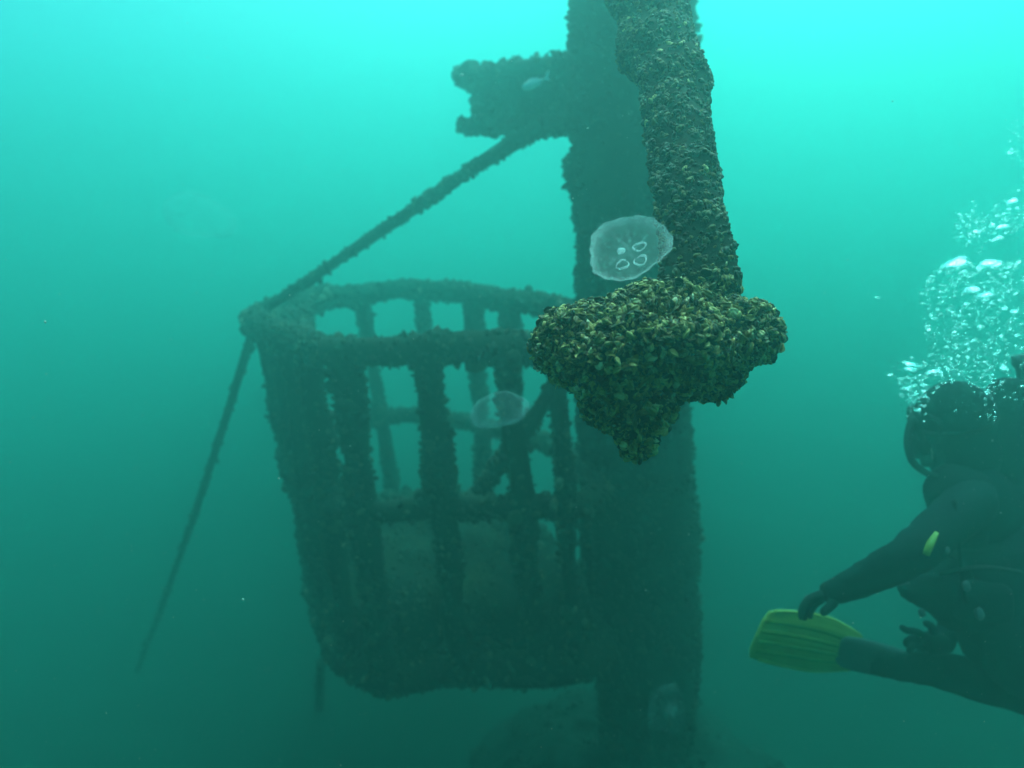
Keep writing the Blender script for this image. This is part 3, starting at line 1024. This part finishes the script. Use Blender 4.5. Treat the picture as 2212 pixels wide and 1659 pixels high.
    strap([P(2060, 1080, D - .24), P(2070, 1180, D - .27), P(2085, 1300, D - .24)])
    strap([P(2030, 1240, D - .24), P(2120, 1225, D - .30), P(2205, 1235, D - .30)])
    # bright inflator tag, buckles and rings
    yt = smooth_path([(*P(2024, 1150, D - .37), .006), (*P(2010, 1175, D - .38), .010), (*P(2000, 1199, D - .38), .009)], .01)
    obj('inflator_tag', tube(yt, 8, 0, 1, 0, False, .4), M_yel, t)
    for u, v, dd, r in ((2088, 1266, D - .30, .011), (1992, 1324, D - .2, .009), (2116, 1326, D - .28, .013), (2045, 1188, D - .31, .008)):
        Mb = frame_z(Vector(P(u, v, dd)), view_dir(.3, .2, .9))
        kv = loft([rr_loop(r * .8, r * 1.1, -.006, 16, 3), rr_loop(r, r * 1.3, 0, 16, 3), rr_loop(r * .8, r * 1.0, .005, 16, 3)])
        obj('buckle', (xf(kv[0], Mb), kv[1]), M_met, jo)
    for u, v, dd, w, h in ((2120, 1300, D - .16, .075, .055), (2090, 1130, D - .17, .05, .07)):
        Mb = frame_z(Vector(P(u, v, dd)), view_dir(-.3, .1, .9))
        kv = loft([rr_loop(w, h, -.05, 24, 4), rr_loop(w * 1.05, h * 1.05, .0, 24, 4), rr_loop(w * .9, h * .9, .025, 24, 4), rr_loop(w * .5, h * .5, .03, 24, 4)])
        kv = (kv[0] + np.array([[0, 0, .006 * fbm(p, 30, 5)] for p in kv[0]]), kv[1])
        obj('pocket', (xf(kv[0], Mb), kv[1]), M_vest, jo)
    tail = smooth_path([(*P(1960, 1258, D - .20), .009), (*P(1930, 1262, D - .22), .008), (*P(1908, 1256, D - .22), .007)], .01)
    obj('strap_end', tube(tail, 8, .2, 30, 4, False, .4), M_met, jo)

    # cylinder on the back
    ta, tb = Vector(P(2214, 836, D + .06)), Vector(P(2250, 1240, D + .10))
    zt = (ta - tb).normalized(); L_ = (ta - tb).length
    Mt = frame_z(tb, zt)
    R_ = .092
    tv = lathe([(1e-4, -.01), (R_ * .9, 0), (R_, .03), (R_, L_ - .1), (R_ * .93, L_ - .045), (R_ * .7, L_ - .01), (.035, L_), (.02, L_ + .03), (1e-4, L_ + .03)], 32, Mt)
    to = obj('air_cylinder', tv, M_tank, t)
    vv = lathe([(1e-4, L_ + .02), (.018, L_ + .02), (.022, L_ + .06), (.03, L_ + .07), (.03, L_ + .10), (1e-4, L_ + .105)], 16, Mt)
    obj('valve', vv, M_met, to)
    bd = lathe([(R_ + .001, L_ * .55), (R_ + .006, L_ * .55), (R_ + .006, L_ * .55 + .05), (R_ + .001, L_ * .55 + .05)], 32, Mt)
    obj('cam_band', bd, M_rub, to)
    # padded collar of the jacket rising beside the cylinder
    cl = {'a': (P(2160, 1060, D), .11), 'b': (P(2166, 930, D + .02), .090), 'c': (P(2184, 812, D + .03), .055)}
    obj('jacket_collar', skin(cl, [('a', 'b'), ('b', 'c')], 'a'), M_vest, t)

    # swim fins
    def swim_fin(heel, tip, wide, parent=t):
        """foot pocket from heel, blade to tip; wide is the direction across the blade"""
        heel, tip, w = Vector(heel), Vector(tip), Vector(wide)
        x = (tip - heel); L_ = x.length; x.normalize()
        w = (w - x * w.dot(x)).normalized(); n = x.cross(w)
        M = axes(x, w, n, heel)
        def blade_w(s):
            return .060 + .029 * math.sin(min(1, s / .45) * math.pi / 2) if s < .45 else .089 - .012 * ((s - .45) / .55) ** 2
        x0, x1 = .36 * L_, L_
        nx, nw = 24, 21
        V, T = [], []
        for lay in (0, 1):
            for i in range(nx + 1):
                s = i / nx
                for k in range(nw + 1):
                    q = -1 + 2 * k / nw
                    ww = blade_w(s)
                    xx = x0 + (x1 - x0) * s - .02 * s * abs(q) ** 3 - .008 * s * q
                    rib = .004 * max(0, math.cos(q * math.pi * 3.2)) ** 4 * (1 - .5 * s)
                    curve = -.05 * s * s + .016 * (q * q)
                    V.append((xx, ww * q, curve + (rib + .003) * (1 if lay else -1)))
        m = (nx + 1) * (nw + 1)
        for lay in (0, 1):
            for i in range(nx):
                for k in range(nw):
                    a = lay * m + i * (nw + 1) + k
                    f = [(a, a + nw + 1, a + nw + 2), (a, a + nw + 2, a + 1)]
                    T += f if lay else [(p, r, q_) for p, q_, r in f]
        ring = [i * (nw + 1) for i in range(nx + 1)] + [nx * (nw + 1) + k for k in range(1, nw + 1)] + [i * (nw + 1) + nw for i in range(nx - 1, -1, -1)]
        for a, b in zip(ring, ring[1:]):
            T += [(a, b, m + b), (a, m + b, m + a)]
        fo = obj('swim_fin', (xf(V, M), T), M_yel, parent)
        # darker channels between the ribs, raised side rails, foot pocket
        for q in (-.62, -.22, .2, .6):
            pth = []
            for s in np.linspace(.06, .97, 14):
                ww = blade_w(s)
                pth.append((x0 + (x1 - x0) * s - .03 * s * abs(q) ** 2.5, ww * q * (.8 + .2 * s), -.05 * s * s + .016 * q * q + .001, .0085))
            cv, ct = tube(pth, 6, 0, 1, 0, False)
            obj('channel', (xf(cv, M), ct), M_ch, fo)
        for q in (-1, 1):
            pth = [(x0 * .55 + (x1 - x0 * .55) * s - .035 * s, blade_w(max(0, s - .25) / .75) * q, -.05 * max(0, s - .25) ** 2 / .56 + .016, .0055) for s in np.linspace(.24, .98, 18)]
            cv, ct = tube(pth, 6)
            obj('side_rail', (xf(cv, M), ct), M_yel2, fo)
        pk = {'a': (M @ Vector((.02, 0, .01)), (.045, .05)), 'b': (M @ Vector((.12, 0, .008)), (.042, .056)), 'c': (M @ Vector((.30 * L_ + .03, 0, .004)), (.03, .062)), 'd': (M @ Vector((.50 * L_, 0, .0)), (.012, .056))}
        obj('foot_pocket', skin(pk, [('a', 'b'), ('b', 'c'), ('c', 'd')], 'a'), M_gry, fo)
        return fo
    M_ch = noisy('green yellow rubber', [(.3, (.13, .17, .012)), (.7, (.18, .22, .02))], 14, .5, .0)
    M_yel2 = noisy('pale yellow rubber', [(.3, (.33, .32, .06)), (.7, (.40, .38, .08))], 14, .5, .0)
    swim_fin(P(1985, 1448, D + .08), P(1618, 1356, D + .02), view_dir(.10, 1, .1))
    swim_fin(P(2440, 1690, D + .5), P(2700, 1960, D + .55), view_dir(.6, -.6, .3))
diver()

# ------------------------------------------------------------------ air bubbles
def bubbles():
    m = bpy.data.materials.new('air bubble'); m.use_nodes = True
    nt = m.node_tree; nt.nodes.clear()
    o = nt.nodes.new('ShaderNodeOutputMaterial'); g = nt.nodes.new('ShaderNodeBsdfGlass')
    g.inputs['IOR'].default_value = 1 / 1.33; g.inputs['Roughness'].default_value = .22; g.inputs['Color'].default_value = (1, 1, 1, 1)
    mx = nt.nodes.new('ShaderNodeMixShader'); tr = nt.nodes.new('ShaderNodeBsdfTransparent'); mx.inputs[0].default_value = .52
    nt.links.new(tr.outputs[0], mx.inputs[1]); nt.links.new(g.outputs[0], mx.inputs[2]); nt.links.new(mx.outputs[0], o.inputs[0])
    rng = np.random.default_rng(17)
    def blob(seed, sq=.42, n=12, r=7):
        V, T = ball((0, 0, 0), 1, n, r)
        V = V * np.array([1.25, .9, sq])
        V[:, 2] += .10 * np.sin(V[:, 0] * 2.3 + seed) * .6
        return V, T
    def cap(seed):
        V, T = ball((0, 0, 0), 1, 26, 14)
        z = V[:, 2].copy()
        V[:, 2] = np.where(z > 0, z * .62, z * .14) + .06 * np.sin(V[:, 0] * 3 + seed) + .04 * np.sin(V[:, 1] * 5)
        return V, T
    protos = []
    for k in range(4):
        me = mesh_np('air_bubble', *blob(k, .28 + .07 * k)); me.materials.append(m); protos.append(me)
    capm = []
    for k in range(3):
        me = mesh_np('cap_bubble', *cap(k)); me.materials.append(m); capm.append(me)
    # plumes: where they stand (metres, in the water above the diver), how many, label
    plumes = []
    def spot(u, v, d, r):
        return np.array(P(u, v, d)), r
    def band(n, f):
        return [f() for _ in range(n)]
    U = rng.uniform
    def up():
        a = U(0, 1); u = 2060 + 330 * a; return (u, 505 - 95 * a + rng.normal(0, 22), U(2.05, 2.55))
    def main():
        v = 565 + 300 * U(0, 1) ** 1.25; lo = 1992 + (max(0, 600 - v) * 1.6) + max(0, v - 690) * .25 + abs(rng.normal(0, 18)) - 8
        return (lo + (2330 - lo) * U(0, 1) ** 1.1, v, U(1.95, 2.6))
    def puff():
        a = rng.normal(size=2); return (1972 + 17 * a[0], 838 + 26 * a[1], U(2.06, 2.18))
    def wash():
        return (U(1995, 2150), U(770, 910), U(1.85, 2.02))
    def high():
        return (U(2180, 2330), U(260, 370), U(2.1, 2.6))
    spec = [(high, 26, 60, 'tiny air bubble in the highest thin wisp above all the other bubbles', 'bubbles in the highest wisp'),
            (up, 74, 330, 'small flattened air bubble in the slanting upper band of the diver\'s bubbles', 'bubbles in the upper band'),
            (main, 130, 1350, 'small flattened air bubble in the big bubble cloud above the diver', 'bubbles in the big cloud'),
            (puff, 38, 80, 'small air bubble in the little puff just in front of the diver\'s face', 'bubbles in the puff by the face'),
            (wash, 26, 130, 'fine air bubble drifting past the diver\'s hood', 'bubbles past the hood')]
    restV, restT = [], []
    for f, n, extra, lab, grp in spec:
        for k in range(n + extra):
            u, v, d = f()
            while (u - 2066) ** 2 / 66 ** 2 + (v - 905) ** 2 / 82 ** 2 < 1 and rng.random() < .96:
                u, v, d = f()
            r = math.exp(rng.normal(math.log(.0052 if k < n else   .0028), .42 if k < n else .3))
            r = min(r, .016 if f is not wash else .0032)
            c = P(u, v, d)
            rot = Matrix.Rotation(U(0, 6.28), 3, 'Z') 
            tilt = Matrix.Rotation(rng.normal(-.14, .16), 3, 'Y') @ Matrix.Rotation(rng.normal(0, .2), 3, 'X')
            if k < n:
                o = link(bpy.data.objects.new('air_bubble', protos[k % 4]))
                M4 = (tilt @ rot).to_4x4()
                o.matrix_world = Matrix.Translation(c) @ M4 @ Matrix.Scale(r, 4)
                tag(o, lab, 'bubble', grp)
            else:
                V, T = SM
                restV.append((V * r * np.array([1.5, 1, .40])) @ np.array(tilt).T + np.array(c))
    nV = len(SM[0])
    V = np.concatenate(restV)
    T = (SM[1][None] + (np.arange(len(restV)) * nV)[:, None, None]).reshape(-1, 3)
    bo = obj('fine_bubbles', (V, T), m, kind='stuff')
    tag(bo, 'cloud of very fine air bubbles in the diver\'s exhaled plume', 'bubbles')
    caps = [(1970, 791, 2.12, .030, 'shiny dome shaped bubble topping the little puff in front of the diver\'s face'),
            (1966, 800, 2.12, .024, 'thin crumpled bubble directly under the dome bubble of the little puff'),
            (2016, 806, 2.10, .026, 'curved bubble sheet beside the dome bubble, just over the diver\'s hood'),
            (2128, 640, 2.2, .032, 'brightest long bubble in the middle of the big bubble cloud'),
            (2060, 575, 2.25, .044, 'broad arched bubble at the top left of the big bubble cloud'),
            (2140, 572, 2.25, .038, 'broad arched bubble at the top right of the big bubble cloud'),
            (2098, 628, 2.2, .028, 'curled bubble just left of the brightest long bubble in the cloud'),
            (2165, 492, 2.25, .022, 'largest bubble in the slanting upper band of bubbles'),
            (2186, 436, 2.3, .020, 'bright bubble at the top of the slanting upper band of bubbles'),
            (2076, 560, 2.25, .022, 'smaller bubble riding over the broad arched bubbles of the cloud')]
    for k, (u, v, d, r, lab) in enumerate(caps):
        o = link(bpy.data.objects.new('cap_bubble', capm[k % 3]))
        o.matrix_world = Matrix.Translation(P(u, v, d)) @ Matrix.Rotation(rng.normal(-.12, .15), 4, 'Y') @ Matrix.Rotation(k * 1.3, 4, 'Z') @ Matrix.Diagonal((r, r * .8, r * .62, 1))
        tag(o, lab, 'bubble', 'large cap bubbles')
    # one stray bubble in clear water
    o = link(bpy.data.objects.new('air_bubble', protos[1])); o.matrix_world = Matrix.Translation(P(1896, 643, 2.1)) @ Matrix.Scale(.006, 4)
    tag(o, 'single stray air bubble alone in clear water between the mussel clump and the bubble cloud', 'bubble')
SM = ball((0, 0, 0), 1, 6, 4)
bubbles()

# ------------------------------------------------------------------ drifting specks
def specks():
    rng = np.random.default_rng(3)
    m, nt, b = newmat('pale specks', .9); b.inputs['Base Color'].default_value = (.55, .56, .5, 1)
    bv = np.array([(1, 0, 0), (-1, 0, 0), (0, 1, 0), (0, -1, 0), (0, 0, 1), (0, 0, -1)], float)
    bt = np.array([(0, 2, 4), (2, 1, 4), (1, 3, 4), (3, 0, 4), (2, 0, 5), (1, 2, 5), (3, 1, 5), (0, 3, 5)])
    Vs, n = [], 9000
    for k in range(n):
        d = rng.uniform(.45, 3.4) if k > 500 else rng.uniform(.9, 3.2)
        c = np.array(P(rng.uniform(-300, 2500), rng.uniform(-150, 1800), d))
        r = math.exp(rng.normal(math.log(.00085 if k < 500 else .00034), .35)) * d ** .7
        Vs.append(bv * r * rng.uniform(.6, 1.2, 3) + c)
    T = (bt[None] + (np.arange(n) * len(bv))[:, None, None]).reshape(-1, 3)
    o = obj('drifting_specks', (np.concatenate(Vs), T), m, kind='stuff')
    tag(o, 'tiny pale specks of silt and plankton drifting through the water', 'specks')
specks()
